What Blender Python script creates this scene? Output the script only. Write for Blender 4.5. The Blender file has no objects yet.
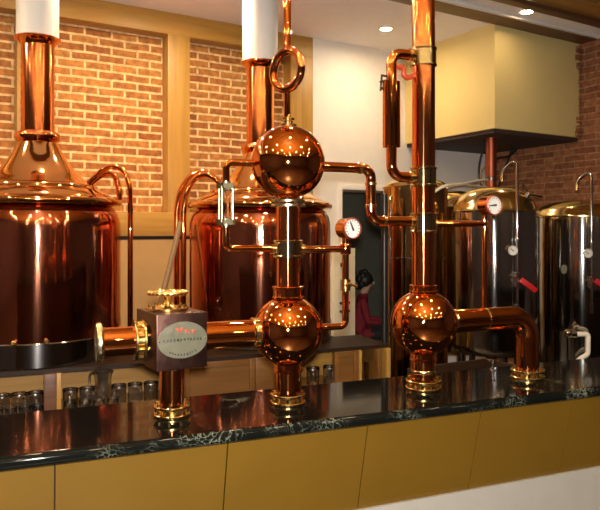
import bpy, bmesh, math, random
from mathutils import Vector, Matrix, Quaternion
random.seed(7)
PI = math.pi
SC = bpy.context.scene
COL = SC.collection
EYE = 1.6                                   # camera height
FPX, HOR = 650.0, 231.0                     # focal length and horizon row of a 600x510 frame
YAW = math.radians(30.6)                    # camera turned towards the room's right-hand end
FW = Vector((math.sin(YAW), math.cos(YAW), 0)); RT = Vector((math.cos(YAW), -math.sin(YAW), 0))
WALL_Y, SIDE_X, CEIL = 5.037, 5.31, 3.36
A22 = math.radians(22.0); TAN = math.tan(A22); COS = math.cos(A22)
CROT = A22 - YAW                            # counter direction in the room

def W(lat, d, z=0.0):
    v = FW * d + RT * lat
    return Vector((v.x, v.y, z))

# ------------------------------------------------------------------ materials
def new_mat(name):
    m = bpy.data.materials.new(name); m.use_nodes = True
    nt = m.node_tree; b = nt.nodes['Principled BSDF']
    return m, nt, b

def plain(name, col, rough=.5, metal=0.0, spec=.5, noise=0.0, scale=12, bump=0.0, coat=0.0):
    m, nt, b = new_mat(name)
    b.inputs['Base Color'].default_value = (*col, 1)
    b.inputs['Roughness'].default_value = rough
    b.inputs['Metallic'].default_value = metal
    b.inputs['Specular IOR Level'].default_value = spec
    b.inputs['Coat Weight'].default_value = coat
    b.inputs['Coat Roughness'].default_value = .05
    if noise or bump:
        tc = nt.nodes.new('ShaderNodeTexCoord'); n = nt.nodes.new('ShaderNodeTexNoise')
        n.inputs['Scale'].default_value = scale; n.inputs['Detail'].default_value = 5
        nt.links.new(tc.outputs['Object'], n.inputs['Vector'])
        if noise:
            r = nt.nodes.new('ShaderNodeValToRGB')
            r.color_ramp.elements[0].position = .3; r.color_ramp.elements[1].position = .7
            r.color_ramp.elements[0].color = (*[c * (1 - noise) for c in col], 1)
            r.color_ramp.elements[1].color = (*[min(1, c * (1 + noise)) for c in col], 1)
            nt.links.new(n.outputs['Fac'], r.inputs['Fac']); nt.links.new(r.outputs['Color'], b.inputs['Base Color'])
        if bump:
            bp = nt.nodes.new('ShaderNodeBump'); bp.inputs['Strength'].default_value = bump; bp.inputs['Distance'].default_value = .01
            nt.links.new(n.outputs['Fac'], bp.inputs['Height']); nt.links.new(bp.outputs['Normal'], b.inputs['Normal'])
    return m

def polished(name, col, rough, var=.06, scale=9, stretch=(1, 1, 1), bump=.02):
    """polished metal with a slightly uneven polish"""
    m, nt, b = new_mat(name)
    b.inputs['Base Color'].default_value = (*col, 1); b.inputs['Metallic'].default_value = 1
    tc = nt.nodes.new('ShaderNodeTexCoord'); mp = nt.nodes.new('ShaderNodeMapping'); n = nt.nodes.new('ShaderNodeTexNoise')
    mp.inputs['Scale'].default_value = stretch
    n.inputs['Scale'].default_value = scale; n.inputs['Detail'].default_value = 4
    nt.links.new(tc.outputs['Object'], mp.inputs['Vector']); nt.links.new(mp.outputs['Vector'], n.inputs['Vector'])
    mr = nt.nodes.new('ShaderNodeMapRange'); mr.inputs['To Min'].default_value = max(.01, rough - var); mr.inputs['To Max'].default_value = rough + var
    nt.links.new(n.outputs['Fac'], mr.inputs['Value']); nt.links.new(mr.outputs['Result'], b.inputs['Roughness'])
    if bump:
        bp = nt.nodes.new('ShaderNodeBump'); bp.inputs['Strength'].default_value = bump; bp.inputs['Distance'].default_value = .02
        nt.links.new(n.outputs['Fac'], bp.inputs['Height']); nt.links.new(bp.outputs['Normal'], b.inputs['Normal'])
    return m

def turned(name, col, rough, aniso=.85, noise=.04, bump=.02):
    """metal polished round its axis: highlights draw out along the cylinder"""
    m = polished(name, col, rough, noise, 8, (1, 1, .12), bump); nt = m.node_tree; b = nt.nodes['Principled BSDF']
    tg = nt.nodes.new('ShaderNodeTangent'); tg.direction_type = 'RADIAL'; tg.axis = 'Z'
    nt.links.new(tg.outputs[0], b.inputs['Tangent'])
    b.inputs['Anisotropic'].default_value = aniso; b.inputs['Anisotropic Rotation'].default_value = .25
    return m

def wood(name, c1, c2, rough=.4, axis='Z', scale=3.0):
    m, nt, b = new_mat(name)
    tc = nt.nodes.new('ShaderNodeTexCoord'); mp = nt.nodes.new('ShaderNodeMapping')
    s = {'X': (.6, 9, 9), 'Y': (9, .6, 9), 'Z': (9, 9, .6)}[axis]
    mp.inputs['Scale'].default_value = s
    n = nt.nodes.new('ShaderNodeTexNoise'); n.inputs['Scale'].default_value = scale; n.inputs['Detail'].default_value = 8; n.inputs['Distortion'].default_value = .6
    r = nt.nodes.new('ShaderNodeValToRGB')
    r.color_ramp.elements[0].position = .32; r.color_ramp.elements[1].position = .68
    r.color_ramp.elements[0].color = (*c1, 1); r.color_ramp.elements[1].color = (*c2, 1)
    nt.links.new(tc.outputs['Object'], mp.inputs['Vector']); nt.links.new(mp.outputs['Vector'], n.inputs['Vector'])
    nt.links.new(n.outputs['Fac'], r.inputs['Fac']); nt.links.new(r.outputs['Color'], b.inputs['Base Color'])
    b.inputs['Roughness'].default_value = rough
    bp = nt.nodes.new('ShaderNodeBump'); bp.inputs['Strength'].default_value = .08; bp.inputs['Distance'].default_value = .01
    nt.links.new(n.outputs['Fac'], bp.inputs['Height']); nt.links.new(bp.outputs['Normal'], b.inputs['Normal'])
    return m

def brick(name, c1, c2, mortar, bw, rh, ms, plane='XZ', dark=(.12, .05, .03)):
    m, nt, b = new_mat(name)
    N = nt.nodes.new; L = nt.links.new
    tc = N('ShaderNodeTexCoord'); sp = N('ShaderNodeSeparateXYZ'); cb = N('ShaderNodeCombineXYZ')
    L(tc.outputs['Object'], sp.inputs[0])
    L(sp.outputs['X' if plane == 'XZ' else 'Y'], cb.inputs['X']); L(sp.outputs['Z'], cb.inputs['Y'])
    wn = N('ShaderNodeTexNoise'); wn.inputs['Scale'].default_value = 6; wn.inputs['Detail'].default_value = 3
    L(cb.outputs[0], wn.inputs['Vector'])
    mx = N('ShaderNodeVectorMath'); mx.operation = 'MULTIPLY_ADD'
    mx.inputs[1].default_value = (.012, .012, 0); L(wn.outputs['Color'], mx.inputs[0]); L(cb.outputs[0], mx.inputs[2])
    bt = N('ShaderNodeTexBrick'); bt.offset = .5
    bt.inputs['Scale'].default_value = 1; bt.inputs['Brick Width'].default_value = bw; bt.inputs['Row Height'].default_value = rh
    bt.inputs['Mortar Size'].default_value = ms; bt.inputs['Mortar Smooth'].default_value = .25
    bt.inputs['Color1'].default_value = (*c1, 1); bt.inputs['Color2'].default_value = (*c2, 1); bt.inputs['Mortar'].default_value = (*mortar, 1)
    L(mx.outputs[0], bt.inputs['Vector'])
    n = N('ShaderNodeTexNoise'); n.inputs['Scale'].default_value = 22; n.inputs['Detail'].default_value = 6; L(cb.outputs[0], n.inputs['Vector'])
    rp = N('ShaderNodeValToRGB'); rp.color_ramp.elements[0].position = .35; rp.color_ramp.elements[1].position = .62
    rp.color_ramp.elements[0].color = (*dark, 1); rp.color_ramp.elements[1].color = (1, 1, 1, 1)
    L(n.outputs['Fac'], rp.inputs['Fac'])
    mu = N('ShaderNodeMixRGB'); mu.blend_type = 'MULTIPLY'; mu.inputs['Fac'].default_value = .45
    L(bt.outputs['Color'], mu.inputs['Color1']); L(rp.outputs['Color'], mu.inputs['Color2'])
    L(mu.outputs['Color'], b.inputs['Base Color'])
    b.inputs['Roughness'].default_value = .85
    inv = N('ShaderNodeMath'); inv.operation = 'SUBTRACT'; inv.inputs[0].default_value = 1; L(bt.outputs['Fac'], inv.inputs[1])
    ad = N('ShaderNodeMath'); ad.operation = 'MULTIPLY_ADD'; ad.inputs[1].default_value = .3; L(n.outputs['Fac'], ad.inputs[0]); L(inv.outputs[0], ad.inputs[2])
    bp = N('ShaderNodeBump'); bp.inputs['Strength'].default_value = .8; bp.inputs['Distance'].default_value = .012
    L(ad.outputs[0], bp.inputs['Height']); L(bp.outputs['Normal'], b.inputs['Normal'])
    return m

def marble(name, vs=6.5, lo=.62, hi=.80):
    m, nt, b = new_mat(name); N = nt.nodes.new; L = nt.links.new
    tc = N('ShaderNodeTexCoord')
    w = N('ShaderNodeTexNoise'); w.inputs['Scale'].default_value = 7; w.inputs['Detail'].default_value = 6
    L(tc.outputs['Object'], w.inputs['Vector'])
    ad = N('ShaderNodeVectorMath'); ad.operation = 'MULTIPLY_ADD'; ad.inputs[1].default_value = (.25, .25, .25)
    L(w.outputs['Color'], ad.inputs[0]); L(tc.outputs['Object'], ad.inputs[2])
    v = N('ShaderNodeTexVoronoi'); v.feature = 'DISTANCE_TO_EDGE'; v.inputs['Scale'].default_value = vs
    L(ad.outputs[0], v.inputs['Vector'])
    r = N('ShaderNodeValToRGB'); e = r.color_ramp.elements
    e[0].position = 0; e[0].color = (.24, .27, .20, 1); e[1].position = .06; e[1].color = (.006, .007, .006, 1)
    L(v.outputs['Distance'], r.inputs['Fac'])
    n2 = N('ShaderNodeTexNoise'); n2.inputs['Scale'].default_value = 3.2; n2.inputs['Detail'].default_value = 3; L(tc.outputs['Object'], n2.inputs['Vector'])
    r2 = N('ShaderNodeValToRGB'); r2.color_ramp.elements[0].position = lo; r2.color_ramp.elements[1].position = hi
    L(n2.outputs['Fac'], r2.inputs['Fac'])
    mx = N('ShaderNodeMixRGB'); mx.inputs['Color1'].default_value = (.004, .0045, .004, 1)
    L(r2.outputs['Color'], mx.inputs['Fac']); L(r.outputs['Color'], mx.inputs['Color2'])
    L(mx.outputs['Color'], b.inputs['Base Color'])
    b.inputs['Roughness'].default_value = .06; b.inputs['Specular IOR Level'].default_value = .13
    b.inputs['Coat Weight'].default_value = 0; b.inputs['Coat Roughness'].default_value = .03
    return m

def mug_material():
    m = glass('mug_glass', (.97, .98, .97), .05); b = m.node_tree.nodes['Principled BSDF']
    b.inputs['Coat Weight'].default_value = 1; b.inputs['Coat Roughness'].default_value = .25
    return m

def emit(name, col, s):
    m, nt, b = new_mat(name)
    b.inputs['Base Color'].default_value = (*col, 1)
    b.inputs['Emission Color'].default_value = (*col, 1); b.inputs['Emission Strength'].default_value = s
    return m

def glass(name, col=(1, 1, 1), rough=.02):
    m, nt, b = new_mat(name)
    b.inputs['Base Color'].default_value = (*col, 1); b.inputs['Roughness'].default_value = rough
    b.inputs['Transmission Weight'].default_value = 1; b.inputs['IOR'].default_value = 1.47
    return m

M = dict(
    copper=polished('copper', (.91, .33, .10), .035, .025, 6),
    kettle=turned('kettle_copper', (.84, .30, .17), .10, bump=.16), pipe=turned('turned_copper', (.90, .31, .105), .09),
    lid_copper=polished('lid_copper', (.90, .46, .155), .07, .04, 5, bump=.10),
    redcopper=polished('dull_copper', (.36, .10, .055), .45, .08, 14),
    brass=polished('brass', (.88, .64, .26), .18, .05, 20),
    turned_brass=turned('turned_brass', (.62, .53, .30), .11), pale_brass=polished('pale_brass', (.72, .63, .40), .24, .05, 20),
    steel=turned('steel', (.52, .51, .49), .085, bump=.12),
    steel_reflect_tint=turned('steel_reflect_tint', (.60, .40, .17), .085, bump=.10),  # golden reflections of the surroundings tinted into the steel colour
    band_steel=turned('band_steel', (.33, .31, .31), .15),
    dome_reflect_tint=polished('dome_steel_reflect_tint', (.74, .56, .25), .16, .06, 8),  # warm ceiling reflection put into the dome colour
    chrome=polished('chrome', (.82, .82, .80), .06, .02, 12, bump=0),
    darksteel=polished('dark_steel', (.20, .18, .17), .26, .08, 14),
    gunmetal=polished('gunmetal', (.12, .062, .05), .36, .07, 30, bump=.06),
    marble=marble('black_marble'), marble_edge=marble('veined_marble', 48, .475, .63),
    mustard=plain('mustard_laminate', (.125, .065, .005), .42, noise=.05, scale=5),
    cream_base=plain('cream_paint', (.31, .295, .265), .55, noise=.03),
    carcass=plain('dark_board', (.020, .010, .006), .5, spec=.25),
    oak=wood('oak', (.36, .19, .036), (.47, .262, .056), .42, 'Z', 2.2),
    oak_x=wood('oak_beam', (.36, .19, .036), (.47, .262, .056), .42, 'X', 2.2),
    oak_shelf=wood('oak_shelf', (.34, .165, .030), (.50, .26, .055), .4, 'X', 2.0),
    brown_wood=wood('brown_wood', (.17, .065, .022), (.27, .115, .04), .38, 'X', 2.4),
    brown_panel=wood('brown_panel', (.13, .055, .012), (.19, .085, .02), .38, 'X', 1.6),
    ceil_wood=wood('ceiling_wood', (.31, .155, .033), (.43, .23, .052), .45, 'X', 1.8),
    beam=wood('dark_beam', (.085, .034, .014), (.15, .062, .025), .45, 'X', 2.0),
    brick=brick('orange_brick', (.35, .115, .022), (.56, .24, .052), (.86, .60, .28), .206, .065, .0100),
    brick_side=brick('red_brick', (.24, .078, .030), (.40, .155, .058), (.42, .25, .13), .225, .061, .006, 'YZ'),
    plaster=plain('white_plaster', (.78, .74, .68), .8, noise=.02, bump=.03),
    tan=plain('tan_plaster', (.46, .275, .095), .7, noise=.06, scale=5, bump=.03),
    ceil=plain('ceiling_paint', (.86, .83, .84), .85, noise=.015),
    hood=plain('cream_plaster', (.76, .60, .245), .75, noise=.03, scale=3),
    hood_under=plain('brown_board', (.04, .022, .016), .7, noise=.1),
    duct=plain('white_duct', (.74, .71, .66), .5, noise=.02),
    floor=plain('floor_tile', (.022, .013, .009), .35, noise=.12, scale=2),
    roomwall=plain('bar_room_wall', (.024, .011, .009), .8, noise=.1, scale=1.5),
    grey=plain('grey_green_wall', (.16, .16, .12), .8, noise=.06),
    black=plain('black_plastic', (.012, .011, .011), .35),
    rubber=plain('black_rubber', (.02, .02, .02), .5),
    white=plain('white_enamel', (.55, .55, .52), .4),
    ivory=plain('ivory_panel', (.78, .70, .50), .5, noise=.02),
    ink=plain('dark_ink', (.03, .035, .03), .6),
    redink=plain('red_ink', (.62, .07, .03), .5),
    plate=polished('plaque_metal', (.36, .35, .25), .42, .06, 40, bump=.02),
    red=plain('red_plastic', (.38, .008, .010), .35),
    orange_red=plain('orange_red_enamel', (.32, .045, .016), .3),
    hose=plain('beige_hose', (.24, .155, .07), .55),
    white_hose=plain('white_cable', (.78, .72, .58), .5),
    glass=mug_material(), clear_glass=glass('clear_glass', (1, 1, 1), .03),
    carton=plain('brown_card', (.022, .010, .005), .6, spec=.1, noise=.1),
    red_cloth=plain('red_cloth', (.24, .012, .022), .8, noise=.1, scale=20, bump=.1),
    dark_cloth=plain('dark_cloth', (.02, .02, .025), .85),
    skin=plain('skin', (.55, .32, .22), .5),
    hair=plain('black_hair', (.01, .009, .008), .5, bump=.3, scale=60),
    lamp=emit('lamp_lens', (1, .76, .48), 900), lamp_mid=emit('mid_lamp_lens', (1, .76, .48), 520), lamp_low=emit('low_lamp_lens', (1, .72, .42), 95), lamp_dim=emit('dim_lamp_lens', (1, .72, .42), 310),
    lamp_ring=plain('lamp_ring', (.80, .74, .62), .3),
)

# ------------------------------------------------------------------ mesh helpers
class MB:
    def __init__(s): s.v = []; s.f = []; s.m = []
    def add(s, vs, fs, mi=0, mat=None):
        o = len(s.v)
        s.v += [tuple(mat @ Vector(p)) if mat else tuple(p) for p in vs]
        s.f += [tuple(i + o for i in f) for f in fs]; s.m += [mi] * len(fs)
        return s
    def box(s, x0, x1, y0, y1, z0, z1, bev=0.0, mi=0, mat=None):
        bm = bmesh.new(); bmesh.ops.create_cube(bm, size=1)
        for v in bm.verts:
            v.co = Vector(((x0 + x1) / 2 + v.co.x * (x1 - x0), (y0 + y1) / 2 + v.co.y * (y1 - y0), (z0 + z1) / 2 + v.co.z * (z1 - z0)))
        if bev: bmesh.ops.bevel(bm, geom=bm.edges[:], offset=bev, segments=2, affect='EDGES', profile=.6)
        bm.verts.index_update()
        s.add([v.co.copy() for v in bm.verts], [[v.index for v in f.verts] for f in bm.faces], mi, mat); bm.free()
        return s
    def lathe(s, prof, n=48, mi=0, mat=None, rf=None, cap=True):
        """prof: (r, z) pairs bottom to top about local z"""
        vs, fs = [], []
        k = len(prof)
        for j, (r, z) in enumerate(prof):
            for i in range(n):
                a = 2 * PI * i / n; rr = rf(r, z, a) if rf else r
                vs.append((rr * math.cos(a), rr * math.sin(a), z))
        for j in range(k - 1):
            for i in range(n):
                i2 = (i + 1) % n
                fs.append((j * n + i, j * n + i2, (j + 1) * n + i2, (j + 1) * n + i))
        if cap:
            fs.append(tuple(range(n - 1, -1, -1))); fs.append(tuple((k - 1) * n + i for i in range(n)))
        return s.add(vs, fs, mi, mat)
    def ball(s, r, n=48, mi=0, mat=None, scale=(1, 1, 1)):
        prof = [(max(1e-4, r * math.sin(PI * j / 24)) * 1, -r * math.cos(PI * j / 24)) for j in range(25)]
        m = (mat or Matrix()) @ Matrix.Diagonal((*scale, 1))
        return s.lathe(prof, n, mi, m)
    def tube(s, pts, r, n=16, mi=0, fillet=0.0, closed=False, caps=True, rads=None):
        P = [Vector(p) for p in pts]
        if fillet and not closed:
            Q = [P[0]]
            for a, b, c in zip(P, P[1:], P[2:]):
                u = (a - b); v = (c - b); fl = min(fillet, u.length * .49, v.length * .49)
                u.normalize(); v.normalize()
                if u.dot(v) < -.999: Q.append(b); continue
                for i in range(9):
                    t = i / 8; p0 = b + u * fl; p1 = b + v * fl
                    # circular blend
                    ang = math.acos(max(-1, min(1, u.dot(v)))); rad = fl * math.tan(ang / 2)
                    cen = b + (u + v).normalized() * (fl / math.cos(ang / 2))
                    w0 = p0 - cen; w1 = p1 - cen; th = PI - ang
                    Q.append(cen + (w0 * math.sin((1 - t) * th) + w1 * math.sin(t * th)) / math.sin(th))
            Q.append(P[-1]); P = Q
        k = len(P); T = []
        for i in range(k):
            a = P[(i - 1) % k] if (closed or i > 0) else P[0]; b = P[(i + 1) % k] if (closed or i < k - 1) else P[-1]
            T.append((b - a).normalized())
        N0 = T[0].orthogonal().normalized(); rings = []
        for i in range(k):
            if i: N0 = T[i - 1].rotation_difference(T[i]) @ N0
            B0 = T[i].cross(N0); rr = rads[i] if rads else r
            rings.append([P[i] + (N0 * math.cos(2 * PI * j / n) + B0 * math.sin(2 * PI * j / n)) * rr for j in range(n)])
        vs = [p for ring in rings for p in ring]; fs = []
        for i in range(k if closed else k - 1):
            i2 = (i + 1) % k
            for j in range(n):
                j2 = (j + 1) % n
                fs.append((i * n + j, i * n + j2, i2 * n + j2, i2 * n + j))
        if caps and not closed:
            fs.append(tuple(range(n - 1, -1, -1))); fs.append(tuple((k - 1) * n + j for j in range(n)))
        return s.add(vs, fs, mi)
    def extrude(s, poly, x0, x1, mi=0, mat=None):
        """closed (y,z) outline run along x"""
        n = len(poly)
        vs = [(x0, y, z) for y, z in poly] + [(x1, y, z) for y, z in poly]
        fs = [(i, (i + 1) % n, n + (i + 1) % n, n + i) for i in range(n)] + [tuple(range(n - 1, -1, -1)), tuple(range(n, 2 * n))]
        return s.add(vs, fs, mi, mat)
    def build(s, name, mats, parent=None, smooth=35, loc=None, rot=None):
        me = bpy.data.meshes.new(name); me.from_pydata(s.v, [], s.f); me.update()
        bm = bmesh.new(); bm.from_mesh(me); bmesh.ops.recalc_face_normals(bm, faces=bm.faces[:]); bm.to_mesh(me); bm.free()
        for mt in (mats if isinstance(mats, (list, tuple)) else [mats]): me.materials.append(mt)
        if len(me.polygons) == len(s.m): me.polygons.foreach_set('material_index', s.m)
        if smooth:
            me.polygons.foreach_set('use_smooth', [True] * len(me.polygons)); me.set_sharp_from_angle(angle=math.radians(smooth))
        o = bpy.data.objects.new(name, me); COL.objects.link(o)
        if parent: o.parent = parent
        if loc is not None: o.location = loc
        if rot is not None: o.rotation_euler = rot
        return o

def tag(o, label=None, cat=None, group=None, kind=None):
    if label: o['label'] = label
    if cat: o['category'] = cat
    if group: o['group'] = group
    if kind: o['kind'] = kind
    return o
def thing(name, label, cat, loc=(0, 0, 0), rz=0, group=None):
    o = bpy.data.objects.new(name, None); COL.objects.link(o); o.empty_display_size = .1
    o.location = loc; o.rotation_euler = (0, 0, rz)
    return tag(o, label, cat, group)
def struct(o, label=None, cat=None): return tag(o, label, cat, None, 'structure')
def copy_tree(o, parent=None):
    c = o.copy(); COL.objects.link(c)
    if parent: c.parent = parent
    for ch in list(o.children): copy_tree(ch, c)
    return c
def axis_mat(loc, d, roll_up=Vector((0, 0, 1))):
    """matrix that takes local z to direction d"""
    return Matrix.Translation(loc) @ Vector(d).normalized().to_track_quat('Z', 'Y').to_matrix().to_4x4()
def round_poly(hw, hh, n=40): return [(hw * math.cos(2 * PI * i / n), hh * math.sin(2 * PI * i / n)) for i in range(n)]

# ------------------------------------------------------------------ downlights
def downlight(x, y, z, label, lens=.045, mat='lamp'):
    t = thing('downlight', label, 'lamp', (x, y, z), 0, 'recessed ceiling downlights')
    mb = MB(); mb.lathe([(lens + .001, -.004), (lens + .004, -.010), (lens + .022, -.006), (lens + .024, 0), (lens + .001, 0)], 28, cap=False)
    mb.build('trim_ring', M['lamp_ring'], t)
    mb = MB(); mb.lathe([(lens, -.005), (lens, -.002)], 24); mb.build('lens', M[mat], t)
    return t
# ------------------------------------------------------------------ the room
def wx(px):                                   # room x of a wall point seen in column px
    u = (px - 300) / FPX; d = WALL_Y / COS_Y / (1 - TAN_Y * u); return FW.x * d + RT.x * u * d
COS_Y, TAN_Y = math.cos(YAW), math.tan(YAW)
DOOR0, DOOR1, DOORH = wx(340), wx(409), 2.01
POSTS = [(wx(-92), wx(-68)), (wx(17), wx(45)), (wx(168), wx(190)), (wx(291), wx(313))]
XL = -3.2; YB = -4.6
mb = MB(); mb.box(XL, SIDE_X, YB, WALL_Y + .4, -.1, 0); struct(mb.build('floor', M['floor'], smooth=0), 'brown tiled floor', 'floor')
# back wall: tan plaster dado and brick infill on the left, white plaster on the right with the doorway
XW = POSTS[-1][1]
mb = MB(); mb.box(XL, XW, WALL_Y + .14, WALL_Y + .36, 1.6, CEIL)
struct(mb.build('wall_back_brick', M['brick'], smooth=0), 'orange brick wall panels with pale mortar behind the kettles', 'wall')
mb = MB(); mb.box(XL, XW, WALL_Y + .01, WALL_Y + .36, 0, 1.552); mb.box(XL, XW, WALL_Y + .004, WALL_Y + .02, 0, 1.53)
struct(mb.build('wall_back_dado', M['tan'], smooth=0), 'tan plaster lower wall under the oak rail', 'wall')
mb = MB()
mb.box(XW, DOOR0, WALL_Y, WALL_Y + .36, 0, CEIL); mb.box(DOOR0, DOOR1, WALL_Y, WALL_Y + .36, DOORH, CEIL); mb.box(DOOR1, SIDE_X, WALL_Y, WALL_Y + .36, 0, CEIL)
struct(mb.build('wall_back_white', M['plaster'], smooth=0), 'white plaster wall around the dark doorway', 'wall')
# oak frame in front of the bricks
mb = MB(); mb.box(XL, XW, WALL_Y, WALL_Y + .14, CEIL - .175, CEIL, .004)
struct(mb.build('trim_1', M['oak_x']), 'long oak beam along the ceiling above the brick panels', 'beam')
mb = MB(); mb.box(XL, XW, WALL_Y - .012, WALL_Y + .14, 1.56, 1.75, .006)
struct(mb.build('trim_2', M['oak_x']), 'oak rail below the brick panels', 'beam')
for k, (a, b) in enumerate(POSTS):
    mb = MB(); mb.box(a, b, WALL_Y, WALL_Y + .14, 1.75, CEIL - .175, .004)
    struct(mb.build('trim_%d' % (3 + k), M['oak']), ['oak post out of frame on the far left', 'oak post behind the leftmost flue', 'oak post between two brick panels', 'oak post where the bricks meet the white wall'][k], 'post')
mb = MB(); mb.box(XL, XW, WALL_Y + .002, WALL_Y + .012, 1.532, 1.56)
struct(mb.build('trim_7', M['carcass'], smooth=0), 'thin dark strip under the oak rail', 'trim')
# door surround and the room beyond
mb = MB()
mb.box(DOOR0 - .03, DOOR0 + .02, WALL_Y - .012, WALL_Y + .37, 0, DOORH + .03, .003); mb.box(DOOR1 - .02, DOOR1 + .05, WALL_Y - .012, WALL_Y + .37, 0, DOORH + .03, .003)
mb.box(DOOR0 + .021, DOOR1 - .021, WALL_Y - .011, WALL_Y + .369, DOORH - .02, DOORH + .029, .003)
struct(mb.build('door_1', M['plaster']), 'white frame of the open doorway in the back wall', 'doorway')
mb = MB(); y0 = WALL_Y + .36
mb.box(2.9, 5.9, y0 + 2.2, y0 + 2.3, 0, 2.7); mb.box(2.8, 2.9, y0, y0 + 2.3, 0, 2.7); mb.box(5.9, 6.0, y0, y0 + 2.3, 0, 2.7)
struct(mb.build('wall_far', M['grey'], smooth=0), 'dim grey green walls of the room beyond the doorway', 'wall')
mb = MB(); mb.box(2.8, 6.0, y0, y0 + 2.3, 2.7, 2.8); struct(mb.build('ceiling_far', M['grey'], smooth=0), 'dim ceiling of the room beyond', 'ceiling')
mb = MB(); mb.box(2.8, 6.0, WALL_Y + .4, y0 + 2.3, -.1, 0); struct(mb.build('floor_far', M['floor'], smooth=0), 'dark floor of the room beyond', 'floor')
downlight(4.6, y0 + 1.0, 2.7, 'added unseen lamp brightening the room beyond the doorway', .04, 'lamp_low')  # added fill lamp, out of view, lifts the far room's brightness
# right wall, bar-room walls
mb = MB(); mb.box(SIDE_X, SIDE_X + .3, YB, 3.41, 0, CEIL); struct(mb.build('wall_right_near', M['roomwall'], smooth=0), 'unseen side wall stretch, made dark for the tank reflection', 'wall')  # unseen stretch, split off dark so the steel tank mirrors darkness
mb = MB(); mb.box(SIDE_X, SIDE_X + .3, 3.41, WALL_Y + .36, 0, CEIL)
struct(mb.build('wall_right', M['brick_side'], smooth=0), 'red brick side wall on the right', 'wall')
mb = MB(); mb.box(XL - .2, XL, YB, WALL_Y + .36, 0, CEIL); struct(mb.build('wall_left', M['roomwall'], smooth=0), 'brown wall on the left side of the bar room', 'wall')
mb = MB(); mb.box(XL - .2, SIDE_X + .3, YB - .2, YB, 0, CEIL); struct(mb.build('wall_front', M['roomwall'], smooth=0), 'brown wall at the front of the bar room', 'wall')
# ceilings: white over the kettles, wooden over the bar, a white strip with a lamp between two dark beams
mb = MB(); mb.box(XL - .2, SIDE_X + .3, 3.42, WALL_Y + .36, CEIL, CEIL + .1); struct(mb.build('ceiling', M['ceil'], smooth=0), 'smooth white ceiling over the kettles', 'ceiling')
mb = MB(); mb.box(XL - .2, SIDE_X + .3, YB - .2, 3.42, CEIL, CEIL + .1)
for i in range(26):
    y = YB + i * .31
    mb.box(XL, SIDE_X, y, y + .295, CEIL - .014, CEIL, .004)
struct(mb.build('ceiling_wood', M['ceil_wood']), 'orange brown boarded ceiling over the bar', 'ceiling')
mb = MB(); mb.box(XL, SIDE_X, 3.69, 3.86, CEIL - .03, CEIL, .003); struct(mb.build('trim_8', M['beam']), 'dark brown ceiling beam in front of the cream bulkhead', 'beam')
mb = MB(); mb.box(XL, SIDE_X, 3.66, 3.69, CEIL - .028, CEIL, .003); struct(mb.build('trim_9', M['duct']), 'thin white strip edging the dark ceiling beam', 'trim')
mb = MB(); mb.box(XL, SIDE_X, 3.36, 3.44, CEIL - .045, CEIL, .003); struct(mb.build('trim_10', M['beam']), 'dark edge board of the wooden ceiling', 'beam')
# cream bulkhead
HX0, HY0, HZ = 4.196, 3.875, EYE + .867
mb = MB(); mb.box(HX0, SIDE_X, HY0, WALL_Y, HZ, CEIL, .006)
bk = struct(mb.build('bulkhead', M['hood']), 'cream plastered box bulkhead hanging from the ceiling at right', 'bulkhead')
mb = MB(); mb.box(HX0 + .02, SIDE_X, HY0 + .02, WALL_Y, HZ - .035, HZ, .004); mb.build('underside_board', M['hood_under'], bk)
mb = MB()
for i, z in enumerate([2.52, 2.60, 2.47, 3.10, 3.18, 3.25]):       # rough brick ends toothed round the plaster edge
    w = .05 + .035 * random.random()
    mb.box(SIDE_X - w, SIDE_X - .001, HY0 - .03, HY0 - .002, z, z + .055, .006)
for i in range(11):
    w = .016 + .012 * random.random(); z = 2.68 + i * .04
    mb.box(SIDE_X - w, SIDE_X - .001, HY0 - .02, HY0 - .002, z, z + .045, .006)
mb.build('toothed_brick_edge', M['brick_side'], bk)

downlight(3.513, 4.476, CEIL, 'glowing ceiling downlight left of the tall copper column', mat='lamp_mid')
downlight(4.21, 3.553, CEIL, 'glowing downlight in the white strip between dark ceiling beams', mat='lamp_low')
for k, x in enumerate([-1.9, -.5, .8, 1.75]):
    downlight(x, 4.25, CEIL, 'ceiling downlight number %s from the left wall, over the kettles' % ['one', 'two', 'three', 'four'][k])
rows = [(2.75, [-2.2, -.9, .4, 1.7]), (1.5, [-1.6, -.3, 1.0, 2.3]), (.2, [-2.2, -.9, .4, 1.7, 3.0]), (-1.2, [-1.6, -.3, 1.0, 2.3, 3.6]), (-2.8, [-2.2, -.9, .4, 1.7, 3.0, 4.3])]
for j, (y, xs) in enumerate(rows):
    for k, x in enumerate(xs):
        downlight(x, y, CEIL - .014, 'downlight %d in boarded ceiling row %d counted away from the bar' % (k + 1, j + 1), mat='lamp_dim')

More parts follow.
